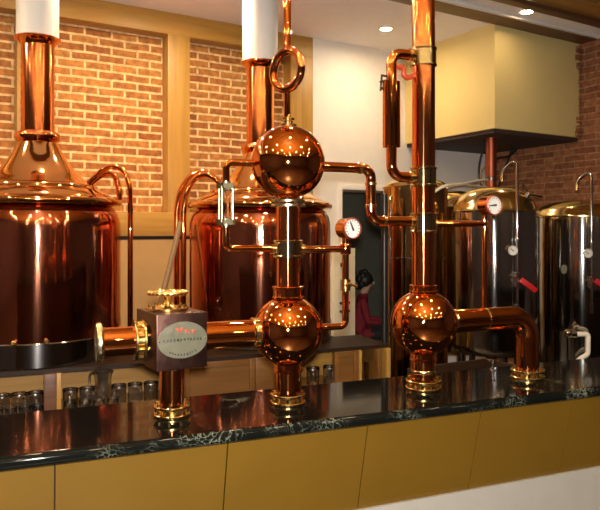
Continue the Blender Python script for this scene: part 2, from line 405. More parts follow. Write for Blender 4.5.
# ------------------------------------------------------------------ the counter
CF = 2.03                                      # counter front line: depth at the optical axis
def cs(px, D=CF): u = (px - 300) / FPX; return D * u / (1 - TAN * u) / COS
TOPZ = 1.0
S0, S1 = -1.7, 3.3
counter = thing('bar_counter', 'long bar counter with slanted mustard yellow front panels', 'counter', W(0, CF), CROT)
mb = MB(); mb.box(S0 + .02, S1 - .02, .125, .42, 0, .955); mb.build('carcass', M['carcass'], counter, smooth=0)
mb = MB(); mb.extrude([(.088, .652), (.124, .652), (.124, 0), (.100, 0)], S0 + .02, S1 - .02)
tag(mb.build('lower_wall', M['cream_base'], counter, smooth=0), 'cream white lower wall of the counter')
J = [S0 + .02] + [cs(-130), cs(55), cs(230), cs(371), cs(485), cs(578), cs(655), cs(720)] + [cs(720) + .42 * i for i in (1, 2)] + [S1 - .02]
for a, b in zip(J, J[1:]):
    if b - a < .05: continue
    mb = MB(); g = .0022
    mb.extrude([(.022, .957), (.05, .957), (.128, .652), (.100, .645)], a + g, b - g)
    mb.build('front_panel', M['mustard'], counter, smooth=0)
mb = MB(); prof = []
for i in range(9):
    a = PI / 2 + PI * i / 8; prof.append((.016 + .016 * math.cos(a) , .981 + .019 * math.sin(a)))
mb.extrude([(.0165, .962), (.45, .962), (.45, 1.0), (.0165, 1.0)], S0, S1)
ct = mb.build('countertop', M['marble'], None, 40, W(0, CF), (0, 0, CROT))
mb = MB(); mb.extrude(prof, S0, S1); tag(mb.build('rounded_edge', M['marble_edge'], ct, 40), 'rounded front edge with white veins')
tag(ct, 'polished black marble countertop with white veins and rounded edge', 'countertop')

# ------------------------------------------------------------------ back bar with kettle platform
BF = 4.12
PLZ = EYE - .765
def bs(px, D=BF): return cs(px, D)
bb = thing('back_bar_cabinet', 'oak back bar cabinet with open shelves under the copper kettles', 'cabinet', W(0, BF), CROT)
b0, b1 = -2.45, bs(391)
SHZ = .566
mb = MB(); mb.extrude([(.03, PLZ - .022), (.03, PLZ - .002), (.032, PLZ), (.46, PLZ), (.46, PLZ - .022)], b0, b1); mb.box(b0, .45, .461, 1.07, PLZ - .022, PLZ); mb.build('top_board', M['carcass'], bb)
mb = MB(); mb.box(b0, b1, .015, .45, SHZ - .03, SHZ, .003); mb.build('shelf_board', M['oak_shelf'], bb)
mb = MB(); mb.box(b0, b1, .45, .47, 0, PLZ - .0225); mb.build('back_panel', M['oak_shelf'], bb)
mb = MB(); mb.box(b0, b1, .03, .05, 0, SHZ - .03); mb.build('lower_front', M['brown_panel'], bb)
def upright(px0, px1, mat, y1=.449, nm='upright'):
    mb = MB(); mb.box(bs(px0), bs(px1), .004, y1, SHZ, PLZ - .0225, .003); mb.build(nm, mat, bb)
upright(56.5, 61.5, M['oak']); upright(44, 56.4, M['beam'], .40, 'shade_divider')  # dark board stands in for the shade beside the oak post
upright(176, 184, M['brown_wood']); upright(256, 276, M['brown_panel']); upright(360, 362.4, M['oak_x']); upright(378.2, 382, M['brown_panel'])
upright(387, 391, M['oak'])
for a, b in ((184.2, 255.8), (336, 359.6)):
    mb = MB(); w = .04
    x0, x1 = bs(a), bs(b); z0, z1 = SHZ + .001, PLZ - .024
    mb.box(x0, x1, .028, .045, z0, z1)
    fr = .035
    for q in ((x0, x0 + fr, z0, z1), (x1 - fr, x1, z0, z1), (x0 + fr, x1 - fr, z0, z0 + fr), (x0 + fr, x1 - fr, z1 - fr, z1)):
        mb.box(q[0], q[1], .012, .03, q[2], q[3], .004)
    mb.build('door_panel', M['brown_panel'], bb)

# ------------------------------------------------------------------ copper kettles
def kettle_body(t):
    mb = MB()
    mb.lathe([(.497, PLZ + .13), (.5, PLZ + .14), (.5, 1.60), (.498, 1.655), (.488, 1.70), (.468, 1.735), (.44, 1.757), (.40, 1.765)], 96); body = mb.build('body', M['kettle'], t)
    mb = MB(); mb.lathe([(.496, PLZ + .001), (.505, PLZ + .006), (.506, PLZ + .135), (.501, PLZ + .142), (.48, PLZ + .142)], 96); band = mb.build('base_band', M['band_steel'], t)
    mb = MB(); mb.lathe([(.40, 1.756), (.47, 1.752), (.503, 1.757), (.512, 1.770), (.512, 1.782), (.503, 1.795), (.47, 1.806), (.44, 1.812), (.40, 1.83)], 96); mb.build('lid_rim', M['lid_copper'], t)
    mb = MB(); mb.lathe([(.452, 1.809), (.44, 1.822), (.40, 1.845), (.366, 1.862), (.362, 1.876), (.355, 1.884), (.335, 1.889), (.325, 1.897), (.285, 1.922), (.235, 1.965), (.185, 2.028), (.15, 2.085), (.128, 2.13), (.112, 2.160), (.105, 2.185)], 96)
    mb.build('bell_lid', M['lid_copper'], t)
    mb = MB(); mb.lathe([(.1 + .038 * math.cos(a), 2.185 + .036 * math.sin(a)) for a in [2 * PI * i / 16 - PI for i in range(17)]], 64, cap=False); mb.build('neck_ring', M['copper'], t)
    mb = MB(); mb.lathe([(.099, 2.18), (.099, 2.775)], 64); mb.build('chimney', M['pipe'], t)
    mb = MB(); mb.lathe([(.0995, 2.752), (.106, 2.764), (.128, 2.784), (.139, 2.790), (.139, 2.798), (.10, 2.799)], 64); mb.build('chimney_collar', M['copper'], t)
    for az in (-1.70, -1.43, -1.1, -2.1):
        mb = MB(); c = Vector((.505 * math.cos(az), .505 * math.sin(az), PLZ + .150)); mb.lathe([(.015, -.008), (.015, .007), (.010, .012), (.0055, .012), (.0055, .006)], 14, mat=axis_mat(c, (math.cos(az), math.sin(az), 0)))
        tag(mb.build('sight_stud', M['brass'], body), 'small brass ringed stud')
RZ = -YAW                                        # local x of a kettle = across the view
k1 = thing('copper_kettle', 'large copper brew kettle with bell lid, cut by the left edge of photo', 'kettle', W(-1.638, 4.06), RZ, 'copper brew kettles')
kettle_body(k1)
mb = MB(); mb.tube([(.30, .06, 1.905), (.345, .06, 1.95), (.40, .05, 1.995), (.47, .03, 2.012), (.54, .01, 1.975), (.575, 0, 1.89), (.578, 0, 1.75), (.578, 0, 1.3), (.578, 0, PLZ + .005)], .0165, 14, fillet=.05)
mb.build('swan_neck_pipe', M['copper'], k1)
mb = MB(); mb.tube([(.28, .16, 1.91), (.34, .18, 1.965), (.41, .17, 1.985), (.455, .15, 1.93), (.472, .14, 1.85), (.472, .14, 1.80)], .019, 14, fillet=.04)
mb.build('swan_neck_pipe', M['copper'], k1)
k2 = thing('copper_kettle', 'copper brew kettle with bell lid standing behind the ball column', 'kettle', W(-.284, 4.64), RZ, 'copper brew kettles')
kettle_body(k2)
for q, dx in enumerate((0, .058)):
    mb = MB(); mb.tube([(-.27, .04 - .09 * q, 1.93), (-.34, .04 - .09 * q, 1.99), (-.42 + dx * .4, .03 - .07 * q, 2.035 - .03 * q), (-.51 + dx * .7, .02 - .06 * q, 1.99 - .02 * q), (-.575 + dx, 0 - .06 * q, 1.88), (-.596 + dx, -.06 * q, 1.75), (-.596 + dx, -.06 * q, 1.3), (-.596 + dx, -.06 * q - .02, PLZ + .005)], .0215, 14, fillet=.06)
    mb.build('swan_neck_pipe', M['copper'], k2)
for k, lab in ((k1, 'white round flue above the kettle at the left edge'), (k2, 'white round flue above the kettle behind the ball column')):
    mb = MB(); mb.lathe([(.12, 0), (.126, .004), (.126, CEIL - 2.801), (.12, CEIL - 2.800)], 48)
    o = mb.build('flue_duct', M['duct'], None, loc=(k.location.x, k.location.y, 2.800)); tag(o, lab, 'duct', 'white flue ducts')
mb = MB(); h = [W(-.895 + a, 4.30 + b, z) for a, b, z in ((.075, .15, 1.66), (.06, .10, 1.55), (.02, .05, 1.35), (-.03, 0, 1.12), (-.07, -.03, .93), (-.06, -.04, PLZ + .016))]
mb.tube(h, .019, 10, fillet=.08); tag(mb.build('hose', M['hose']), 'beige hose hanging down beside the swan neck pipes', 'hose')

# ------------------------------------------------------------------ mugs on the shelf
def mug_mesh():
    mb = MB(); n = 40
    def dim(r, z, a):
        if r > .035 and .02 < z < .105: return r * (1 - .075 * abs(math.cos(5 * a)) * abs(math.sin(PI * (z - .02) / .0425)))
        return r
    prof = [(.001, .0), (.036, 0), (.040, .004)] + [(.041 + .002 * i / 10, .012 + .0095 * i) for i in range(11)] + [(.0435, .13), (.042, .1315), (.0405, .13)] + [(.0385 + .0, .118 - .0095 * i) for i in range(10)] + [(.034, .022), (.001, .018)]
    mb.lathe(prof, n, rf=dim, cap=False)
    return mb
mug_proto = None
def mug(px, off, label, group, tilt=0):
    global mug_proto
    p = W(0, BF); c = Vector((math.cos(CROT), math.sin(CROT), 0)); nn = Vector((-math.sin(CROT), math.cos(CROT), 0))
    D = BF + off / COS; s = cs(px, D); loc = p + nn * off + c * s + c * (0)
    s2 = cs(px, D); loc = W(0, D) + c * s2; loc.z = SHZ + .0005
    if mug_proto is None:
        o = thing('beer_mug', label, 'mug', loc, CROT - PI / 2 - .3, group)
        mug_mesh().build('glass_body', M['glass'], o, 60)
        mb = MB(); mb.tube([(.040, 0, .105), (.062, 0, .112), (.078, 0, .095), (.08, 0, .06), (.07, 0, .035), (.040, 0, .028)], .0065, 10, fillet=.02); mb.build('handle', M['glass'], o)
        mug_proto = o
    else:
        o = copy_tree(mug_proto); o.location = loc; o.rotation_euler.z = CROT - PI / 2 + random.uniform(-.5, .5)
        tag(o, label, None, group)
    return o
G1 = 'glass mugs on the back bar shelf'
ordn = ['first', 'second', 'third', 'fourth', 'fifth', 'sixth', 'seventh']
for i, px in enumerate([2, 19, 35.5]): mug(px, .12, 'dimpled glass mug, %s from the left edge, left of the shaded divider' % ordn[i], G1)
for i, px in enumerate([70.5, 87, 119, 135, 151, 167]): mug(px, .12, 'dimpled glass mug, %s right of the shaded shelf divider' % ordn[i], G1)
for i, px in enumerate([313, 329.5]): mug(px, .14, 'dimpled glass mug, %s right of the ball column foot' % ordn[i], G1)
mug(370.3, .16, 'dimpled glass mug in the narrow shelf bay at the right end', G1)
def tumbler(px, off, label):
    D = BF + off / COS; s = cs(px, D); loc = W(0, D) + Vector((math.cos(CROT), math.sin(CROT), 0)) * s; loc.z = SHZ + .0005
    mb = MB(); mb.lathe([(.001, 0), (.026, 0), (.029, .004), (.034, .075), (.0335, .0765), (.032, .075), (.027, .010), (.001, .008)], 24, cap=False)
    o = mb.build('glass_tumbler', M['glass'], None, 50, loc); tag(o, label, 'glass', 'small tumblers in front of the mugs')
for i, px in enumerate([-3, 11, 25, 38]): tumbler(px, .045, 'small glass tumbler, %s from the left edge, before the mugs' % ordn[i])
for i, px in enumerate([70, 85, 99, 113]): tumbler(px, .045, 'small glass tumbler, %s right of the shaded shelf divider' % ordn[i])
# glass jug between the mugs
D = BF + .22 / COS; jl = W(0, D) + Vector((math.cos(CROT), math.sin(CROT), 0)) * cs(103, D); jl.z = SHZ + .0005
jug = thing('glass_jug', 'tall glass jug with spread lip behind the mugs', 'jug', jl, 2.2)
mb = MB(); mb.lathe([(.001, 0), (.045, 0), (.05, .006), (.054, .06), (.048, .13), (.05, .17), (.062, .195), (.06, .196), (.046, .17), (.044, .13), (.049, .06), (.044, .014), (.001, .012)], 32, cap=False); mb.build('glass_body', M['glass'], jug, 60)
mb = MB(); mb.tube([(.05, 0, .175), (.09, 0, .18), (.105, 0, .15), (.10, 0, .09), (.055, 0, .05)], .007, 10, fillet=.03); mb.build('handle', M['glass'], jug)

# ------------------------------------------------------------------ copper pipework on the counter
ROW = 2.285
pw = thing('copper_pipework', 'polished copper pipe display with three balls on the black countertop', 'pipework', W(0, ROW, TOPZ), CROT)
def L(px, py, t=0.0):                                         # point of the pipe row (counter coordinates)
    D = ROW + t / COS; u = (px - 300) / FPX; d = D / (1 - TAN * u)
    lat = u * d
    s = lat / COS - (0 if t == 0 else 0)
    # solve s,t exactly: world offset from the row origin
    s = (lat * COS + (d - ROW) * math.sin(A22)); tt = (-lat * math.sin(A22) + (d - ROW) * COS)
    return Vector((s, tt, EYE - TOPZ + (HOR - py) / FPX * d))
def ppm(px): return FPX * (1 - TAN * (px - 300) / FPX) / ROW
XB = L(288, 300).x; XC = L(423.5, 300).x; XA = L(172, 300).x; XD = L(527.5, 300).x
def zz(px, py): return L(px, py).z
def V(x, z, y=0): return Vector((x, y, z))
def column(x, z0, z1, r, name='column_pipe', mat=None):
    mb = MB(); mb.lathe([(r, z0), (r, z1)], 40, mat=Matrix.Translation((x, 0, 0))); return mb.build(name, mat or M['pipe'], pw)
def collar(x, z0, z1, r, mat, name='sleeve', lips=True):
    e = .003
    mb = MB(); p = [(r, z0), (r + e, z0 + .002), (r + e, z0 + .008), (r, z0 + .011), (r, z1 - .011), (r + e, z1 - .008), (r + e, z1 - .002), (r, z1)] if lips else [(r - .002, z0), (r, z0 + .003), (r, z1 - .003), (r - .002, z1)]
    mb.lathe(p, 40, mat=Matrix.Translation((x, 0, 0))); return mb.build(name, mat, pw)
def flange(c, axis, r, n=8, gap=.016, thick=.010, boltr=.006, mat='brass'):
    """a pair of bolted discs standing on point c along axis"""
    m = axis_mat(c, axis)
    mb = MB()
    mb.lathe([(r * .97, 0), (r, .002), (r, thick - .002), (r * .97, thick)], 48, mat=m)
    mb.lathe([(r * .6, thick), (r * .6, gap + thick)], 40, mat=m)
    mb.lathe([(r * .97, gap + thick), (r, gap + thick + .002), (r, gap + 2 * thick - .002), (r * .97, gap + 2 * thick)], 48, mat=m)
    f = mb.build('flange', M[mat], pw)
    for i in range(n):
        a = 2 * PI * (i + .5) / n; mm = m @ Matrix.Translation((r * .84 * math.cos(a), r * .84 * math.sin(a), 0))
        mb = MB(); mb.lathe([(boltr, .0005), (boltr, gap + 2 * thick + .009)], 6, mat=mm); mb.build('bolt', M['brass'], f)
    return f
def ball(x, z, r, lab):
    mb = MB(); mb.ball(r, 64, mat=Matrix.Translation((x, 0, z))); return tag(mb.build('copper_ball', M['copper'], pw), lab)
# ---- column with two balls
zl, rl = zz(288, 330.5), 35 / ppm(288); zu, ru = zz(290, 162.5), 37 / ppm(288)
flange(Vector((XB, 0, 0)), (0, 0, 1), .062)
column(XB, .04, zl, .047); collar(XB, zl - rl - .02, zl - rl + .02, .049, M['copper'], 'ball_collar')
ball(XB, zl, rl, 'lower copper ball of the two-ball column')
column(XB, zl, zu, .0425)
collar(XB, zl + rl - .012, zz(288, 286), .052, M['copper'], 'ball_collar')
collar(XB, zz(288, 258), zz(288, 240), .049, M['turned_brass'])
flange(Vector((XB, 0, zz(288, 207))), (0, 0, 1), .060, 8, .006, .010, .0045, 'pale_brass')
ball(XB, zu, ru, 'upper copper ball of the two-ball column')
mb = MB(); zc = zu + ru
mb.lathe([(.032, zc - .008), (.032, zc + .002), (.018, zc + .004), (.018, zc + .014), (.024, zc + .016), (.024, zc + .024), (.012, zc + .028), (.010, zc + .038)], 24, mat=Matrix.Translation((XB, 0, 0))); mb.build('top_fitting', M['brass'], pw)
zlo = zz(287, 70); rr = (zz(287, 51) - zz(287, 89)) / 2 
th = math.radians(64); XR = L(287, 70).x
mb = MB(); mb.tube([V(XR, zc + .02), V(XR, zlo - rr)], .0105, 14); mb.build('riser_pipe', M['copper'], pw)
mb = MB(); mb.tube([Vector((XR + rr * math.cos(a) * math.cos(th), -rr * math.cos(a) * math.sin(th), zlo + rr * math.sin(a))) for a in [2 * PI * i / 48 for i in range(48)]], .0152, 16, closed=True); mb.build('pipe_loop', M['copper'], pw)
mb = MB(); mb.tube([V(XR, zlo + rr), V(XR, CEIL - TOPZ - .016)], .0145, 16); mb.build('riser_pipe', M['copper'], pw)
# ---- sight glass branch on the left
xs = L(226, 200).x; zt = zz(226, 162); zg1, zg0 = zz(226, 186), zz(226, 222); zb = zz(226, 249)
mb = MB(); mb.tube([V(XB - ru * .85, zt), V(xs, zt), V(xs, zg1)], .0125, 14, fillet=.022); mb.build('sight_glass_pipe', M['copper'], pw)
mb = MB(); mb.tube([V(xs, zg0), V(xs, zb), V(XB, zb)], .0125, 14, fillet=.022); mb.build('sight_glass_pipe', M['copper'], pw)
mb = MB(); mb.tube([V(xs, zg0), V(xs, zg1)], .020, 20); sg = tag(mb.build('sight_glass', M['clear_glass'], pw), 'clear glass sight tube in a brass cage')
for z in (zg0, zg1):
    mb = MB(); mb.lathe([(.033, z - .009), (.033, z + .009)], 6, mat=Matrix.Translation((xs, 0, 0))); mb.lathe([(.016, z - .016), (.016, z + .016)], 20, mat=Matrix.Translation((xs, 0, 0))); mb.build('cap_nut', M['pale_brass'], sg, 30)
for k in range(4):
    a = PI / 4 + PI / 2 * k; mb = MB(); mb.tube([(xs + .026 * math.cos(a), .026 * math.sin(a), zg0), (xs + .026 * math.cos(a), .026 * math.sin(a), zg1)], .0048, 8); mb.build('cage_rod', M['pale_brass'], sg)
# ---- gauges
def gauge(parent, c, d, r, name='pressure_gauge', depth=.05, needle=2.0, caseM=None, bezel=None):
    m = axis_mat(c, d)
    mb = MB(); mb.lathe([(r * .9, -depth), (r * .98, -depth + .004), (r, -.012)], 40, mat=m); mb.lathe([(r, -.012), (r * 1.06, -.010), (r * 1.06, 0), (r * .97, .004), (r * .9, 0), (r * .9, -.004)], 40, 1, m)
    g = mb.build(name, [caseM or M['copper'], bezel or M['redcopper']], parent)
    mb = MB(); mb.lathe([(r * .92, -.004), (r * .92, -.001)], 40, mat=m); mb.build('dial', M['white'], g)
    mb = MB()
    for i in range(13):
        a = math.radians(-45 + 270 * i / 12); mm = m @ Matrix.Rotation(a, 4, 'Z')
        mb.box(r * .68, r * .84, -r * .035, r * .035, -.0012, .0002, mat=mm)
    mb.build('dial_marks', M['ink'], g)
    mb = MB(); mm = m @ Matrix.Rotation(needle, 4, 'Z'); mb.add([(-r * .25, -r * .11, .0016), (r * .68, -r * .06, .0016), (r * .68, r * .06, .0016), (-r * .25, r * .11, .0016), (-r * .25, -r * .11, -.0004), (r * .68, -r * .06, -.0004), (r * .68, r * .06, -.0004), (-r * .25, r * .11, -.0004)], [(0, 1, 2, 3), (7, 6, 5, 4), (0, 4, 5, 1), (1, 5, 6, 2), (2, 6, 7, 3), (3, 7, 4, 0)], mat=mm); mb.lathe([(r * .12, -.0004), (r * .12, .001)], 14, mat=m); mb.build('needle', M['ink'], g)
    return g
xg = L(345.5, 249).x; zg = zz(345, 249)
mb = MB(); mb.tube([V(XB, zg), V(xg, zg)], .0125, 14); mb.build('branch_pipe', M['copper'], pw)
mb = MB(); zlb = zz(345, 326); mb.tube([V(xg, zz(345, 236)), V(xg, zlb), V(XB + rl * .9, zlb)], .0125, 14, fillet=.022); mb.build('branch_pipe', M['copper'], pw)
for a, b in ((V(XB + .062, zg), V(XB + .04, zg)), (V(XB - .062, zg), V(XB - .04, zg))):
    mb = MB(); mb.tube([a, b], .0185, 16); mb.build('union_nut', M['brass'], pw)
mb = MB(); mb.lathe([(.017, -.02), (.019, -.016), (.019, .016), (.017, .02)], 16, mat=Matrix.Translation((xg, 0, zg))); mb.build('tee_joint', M['copper'], pw)
gd = Vector((.185, -.983, 0))
gauge(pw, Vector((xg + .012, -.035, zz(349, 228.5))), gd, .037, needle=math.radians(115), depth=.062)
zv = zz(346, 285)
mb = MB(); mb.tube([V(xg, zv, -.03), V(xg, zv, .012)], .009, 12); mb.tube([V(xg - .006, zv + .008, -.034), V(xg + .030, zv - .004, -.034)], .005, 10); mb.lathe([(.018, zv - .02), (.018, zv + .02)], 12, mat=Matrix.Translation((xg, 0, 0))); mb.build('drain_tap', M['brass'], pw)
# ---- valve box on the left
zm = zz(190, 337); bw = .0865; bd = .21
mb = MB(); mb.tube([V(XA + bw - .003, zm), V(XB - rl * .88, zm)], .047, 36); mb.build('feed_pipe', M['copper'], pw)
mb = MB(); mb.lathe([(.049, 0), (.053, .003), (.053, .022), (.049, .025)], 40, mat=axis_mat(V(XB - rl - .012, zm), (1, 0, 0))); mb.build('feed_collar', M['brass'], pw)
xv = L(177.5, 340, -bd / 2).x
fz0, fz1 = L(181, 369.5, -bd / 2).z, L(181, 313.5, -bd / 2).z
hw = (L(207.5, 340, -bd / 2).x - L(154.5, 340, -bd / 2).x) / 2
mb = MB(); mb.box(xv - hw, xv + hw, -bd / 2, bd / 2, fz0, fz1, .004); vb = tag(mb.build('valve_box', M['gunmetal'], pw), 'square dull metal valve box with oval plaque')
pz = L(181, 340, -bd / 2).z; pa, pb = 26 / 307 * .96, 18.2 / 307 * .96; py_ = -bd / 2
pm = Matrix.Translation((xv, py_, pz)) @ Matrix.Rotation(PI / 2, 4, 'X')
def oval(mb, a, b, z0, z1, mi=0):
    p = round_poly(a, b, 56); n = len(p)
    mb.add([(x, y, z0) for x, y in p] + [(x, y, z1) for x, y in p], [tuple(range(n - 1, -1, -1)), tuple(range(n, 2 * n))] + [(i, (i + 1) % n, n + (i + 1) % n, n + i) for i in range(n)], mi, pm)
mb = MB(); oval(mb, pa, pb, 0, .003); plq = tag(mb.build('plaque', M['plate'], vb), 'oval silver plaque with red and black writing')
def glyph(mb, cx, cy, h, ang, rnd):
    mm = pm @ Matrix.Translation((cx, cy, 0)) @ Matrix.Rotation(ang, 4, 'Z'); w = h * .09
    def st(x0, y0, x1, y1):
        d = Vector((x1 - x0, y1 - y0, 0)); a = math.atan2(d.y, d.x)
        mb.box(0, d.length * h, -w, w, .0028, .0036, mat=mm @ Matrix.Translation((x0 * h, y0 * h, 0)) @ Matrix.Rotation(a, 4, 'Z'))
    for y in rnd.sample([-.42, -.15, .12, .42], rnd.choice((2, 3))): st(-.4, y, .4, y)
    for x in rnd.sample([-.3, 0, .3], rnd.choice((1, 2))): st(x, -.45, x, .45)
    if rnd.random() < .5: st(0, .1, -.42, -.45)
    if rnd.random() < .5: st(0, .1, .42, -.45)
rnd = random.Random(3)
mb = MB(); n = 12
for i in range(n):
    x = -pa * .74 + pa * 1.48 * i / (n - 1); glyph(mb, x, .012 * pb / .057 * 0 + pb * .05 - pb * .04, pa * .105, 0.02, rnd)
for i in range(10):
    a = math.radians(-128 + 76 * i / 9); glyph(mb, pa * .86 * math.cos(a) * .95, pb * .80 * math.sin(a), pa * .085, a + PI / 2 - .0, rnd)
mb.build('lettering', M['ink'], plq)
mb = MB()
for sx in (-1, 1):
    mb.box(0, .016, -.0022, .0022, .0028, .0037, mat=pm @ Matrix.Translation((-.012, pb * .48, 0)) @ Matrix.Rotation(PI / 2 + sx * .75, 4, 'Z'))
mb.box(0, .010, -.002, .002, .0028, .0037, mat=pm @ Matrix.Translation((-.012, pb * .44, 0)) @ Matrix.Rotation(PI / 2, 4, 'Z'))
for i in range(3): glyph(mb, .010 + i * .0125, pb * .48 - i * .002, pa * .12, -.1, rnd)
mb.build('red_mark', M['redink'], plq)
mb = MB()
for sx in (-1, 1): mb.lathe([(.0028, .003), (.002, .0048)], 12, mat=pm @ Matrix.Translation((sx * pa * .93, 0, 0)))
mb.build('rivets', M['chrome'], plq)
ph = math.radians(8.6); vb.rotation_euler.z = ph; vb.location = Vector((xv, 0, 0)) - Matrix.Rotation(ph, 3, 'Z') @ Vector((xv, 0, 0))
# handwheel and packing gland on top
hx = xv - .012
def wheel(z, r, tr, spokes, name, mat, knurl):
    mb = MB(); 
    rr_ = [tr * (1 + .18 * math.cos(i * PI * .999)) if knurl else tr for i in range(60)]
    mb.tube([Vector((hx + r * math.cos(2 * PI * i / 60), r * math.sin(2 * PI * i / 60), z)) for i in range(60)], tr, 10, closed=True, rads=rr_)
    for k in range(spokes):
        a = 2 * PI * k / spokes; mb.tube([(hx, 0, z - .004), (hx + r * math.cos(a), r * math.sin(a), z)], tr * .75, 8)
    mb.lathe([(r * .22, z - .012), (r * .22, z + .007)], 16, mat=Matrix.Translation((hx, 0, 0)))
    return mb.build(name, mat, vb)
zw = zz(172, 292.5)
wheel(zw, .058, .0068, 5, 'handwheel', M['brass'], True)
mb = MB(); z0 = fz1; mb.lathe([(.066, z0 - .001), (.068, z0 + .003), (.068, z0 + .010), (.055, z0 + .012), (.028, z0 + .014), (.017, z0 + .022), (.012, z0 + .032), (.017, zw - .014), (.022, zw - .006), (.008, zw - .002)], 36, mat=Matrix.Translation((hx, 0, 0))); bn = mb.build('bonnet', M['brass'], vb)
for i in range(8):
    a = 2 * PI * (i + .5) / 8; mb = MB(); mb.lathe([(.006, z0 + .009), (.006, z0 + .019)], 6, mat=Matrix.Translation((hx + .056 * math.cos(a), .056 * math.sin(a), 0))); mb.build('bolt', M['brass'], bn)
# stub pipe on the far left
xl0 = L(98, 340).x; xl1 = xv - hw
flange(V(xl1 - .037, zm), (1, 0, 0), .066, 8, .016, .010, .0065)
mb = MB(); mb.tube([V(xl0 + .012, zm), V(xl1 - .03, zm)], .046, 36); mb.build('stub_pipe', M['copper'], pw)
mb = MB(); mb.lathe([(.060, 0), (.062, .003), (.062, .013), (.058, .018), (.049, .022)], 48, mat=axis_mat(V(xl0 - .006, zm), (1, 0, 0))); mb.build('end_flange', M['pale_brass'], pw)
flange(Vector((XA, 0, 0)), (0, 0, 1), .0585)
column(XA, .04, fz0 + .002, .040); collar(XA, fz0 - .016, fz0 - .001, .046, M['brass'], 'box_collar')
# ---- right-hand column with one ball
zr, rr_ = zz(423.5, 322.5), 32.8 / ppm(423.5)
flange(Vector((XC, 0, 0)), (0, 0, 1), .068, 10)
column(XC, .04, zr, .047); collar(XC, .06, .075, .0485, M['brass'], 'pipe_band', False)
collar(XC, zr - rr_ - .02, zr - rr_ + .02, .049, M['copper'], 'ball_collar')
ball(XC, zr, rr_, 'copper ball of the tall right-hand column')
column(XC, zr, CEIL - TOPZ - .016, .0435)
collar(XC, zr + rr_ - .012, zz(423, 284.5), .050, M['copper'], 'ball_collar')
for a, b in ((233, 213), (187, 167), (67, 48)): collar(XC, zz(423, a), zz(423, b), .0475, M['turned_brass'])
# cross pipe from the upper ball
zp1, zp2 = zz(345, 167.5), zz(400, 221.5); xm = L(371, 195).x
mb = MB(); mb.tube([V(XB + ru * .9, zp1), V(xm, zp1), V(xm, zp2), V(XC - .03, zp2)], .0185, 20, fillet=.038); mb.build('cross_pipe', M['copper'], pw)
for p, d in ((V(XB + ru - .006, zp1), (1, 0, 0)), (V(xm - .05, zp1), (1, 0, 0)), (V(xm, zp1 - .05), (0, 0, -1)), (V(xm, zp2 + .062), (0, 0, -1)), (V(xm + .05, zp2), (1, 0, 0)), (V(XC - .062, zp2), (1, 0, 0))):
    mb = MB(); mb.lathe([(.0187, 0), (.0215, .002), (.0215, .010), (.0187, .012)], 24, mat=axis_mat(p, d)); mb.build('joint_ring', M['brass'], pw)
# condenser jacket beside the column
xj = L(391.5, 110).x; zj1, zj0 = zz(391, 82), zz(391, 147); za, zb2 = zz(400, 54), zz(400, 177)
mb = MB(); mb.lathe([(.019, zj0 - .002), (.033, zj0), (.033, zj1), (.019, zj1 + .002)], 32, mat=Matrix.Translation((xj, 0, 0))); mb.build('condenser_jacket', M['copper'], pw)
mb = MB(); mb.tube([V(xj, zj1), V(xj, za), V(XC, za)], .0195, 20, fillet=.04); mb.build('condenser_pipe', M['copper'], pw)
mb = MB(); mb.tube([V(xj, zj0), V(xj, zb2), V(XC, zb2)], .0195, 20, fillet=.045); mb.build('condenser_pipe', M['copper'], pw)
for z in (za, zb2):
    mb = MB(); mb.lathe([(.0195, 0), (.024, .002), (.024, .014), (.0195, .016)], 24, mat=axis_mat(V(XC - .066, z), (1, 0, 0))); mb.build('joint_ring', M['brass'], pw)
zh = zz(406, 73); xh = L(407, 73).x
mb = MB(); mb.tube([V(xj + .015, zh + .022), V(xh - .012, zh + .018), V(xh - .018, zh - .002), V(xh - .004, zh - .020), V(xh + .02, zh - .012), V(XC - .03, zh + .006)], .0105, 12, fillet=.014); tag(mb.build('valve_handle', M['orange_red'], pw), 'bent red valve handle')
mb = MB(); zh2 = zz(381, 78)
for q in (0, 1, 2): mb.tube([V(xj - .015, zh2 + .012 - .016 * q, .012), V(xj - .036 - .006 * (q % 2), zh2 + .014 - .026 * q, .012)], .0045, 8)
mb.tube([V(xj - .034, zh2 + .016, .012), V(xj - .040, zh2 - .045, .012)], .004, 8); mb.build('wing_handle', M['black'], pw)
# gauge arm on the right
xq = L(484.5, 222).x; zq = zz(484, 224)
mb = MB(); mb.tube([V(XC, zq), V(xq + .004, zq)], .0125, 14); mb.build('gauge_arm', M['copper'], pw)
mb = MB(); mb.lathe([(.0125, 0), (.0175, .002), (.0175, .014), (.0125, .016)], 20, mat=axis_mat(V(XC + .046, zq), (1, 0, 0))); mb.build('joint_ring', M['brass'], pw)
zbig = zz(480, 319.5)
mb = MB(); mb.tube([V(xq, zq + .035), V(xq, zbig + .04)], .0105, 14); mb.build('gauge_drop_pipe', M['copper'], pw)
gauge(pw, Vector((xq + .026, -.03, zz(490, 205.5))), Vector((.07, -.998, 0)), .038, needle=math.radians(185), depth=.062)
mb = MB(); mb.tube([V(XC + rr_ * .9, zbig), V(XD, zbig), V(XD, .035)], .0455, 36, fillet=.085); mb.build('outlet_pipe', M['copper'], pw)
mb = MB(); mb.lathe([(.0455, 0), (.050, .003), (.050, .012), (.0455, .015)], 40, mat=axis_mat(V(XC + rr_ - .006, zbig), (1, 0, 0))); mb.build('outlet_collar', M['brass'], pw)
mb = MB(); mb.lathe([(.0457, 0), (.0475, .001), (.0475, .006), (.0457, .007)], 40, mat=axis_mat(V(xq - .004, zbig), (1, 0, 0))); mb.build('pipe_band', M['brass'], pw)
flange(Vector((XD, 0, 0)), (0, 0, 1), .068, 10)

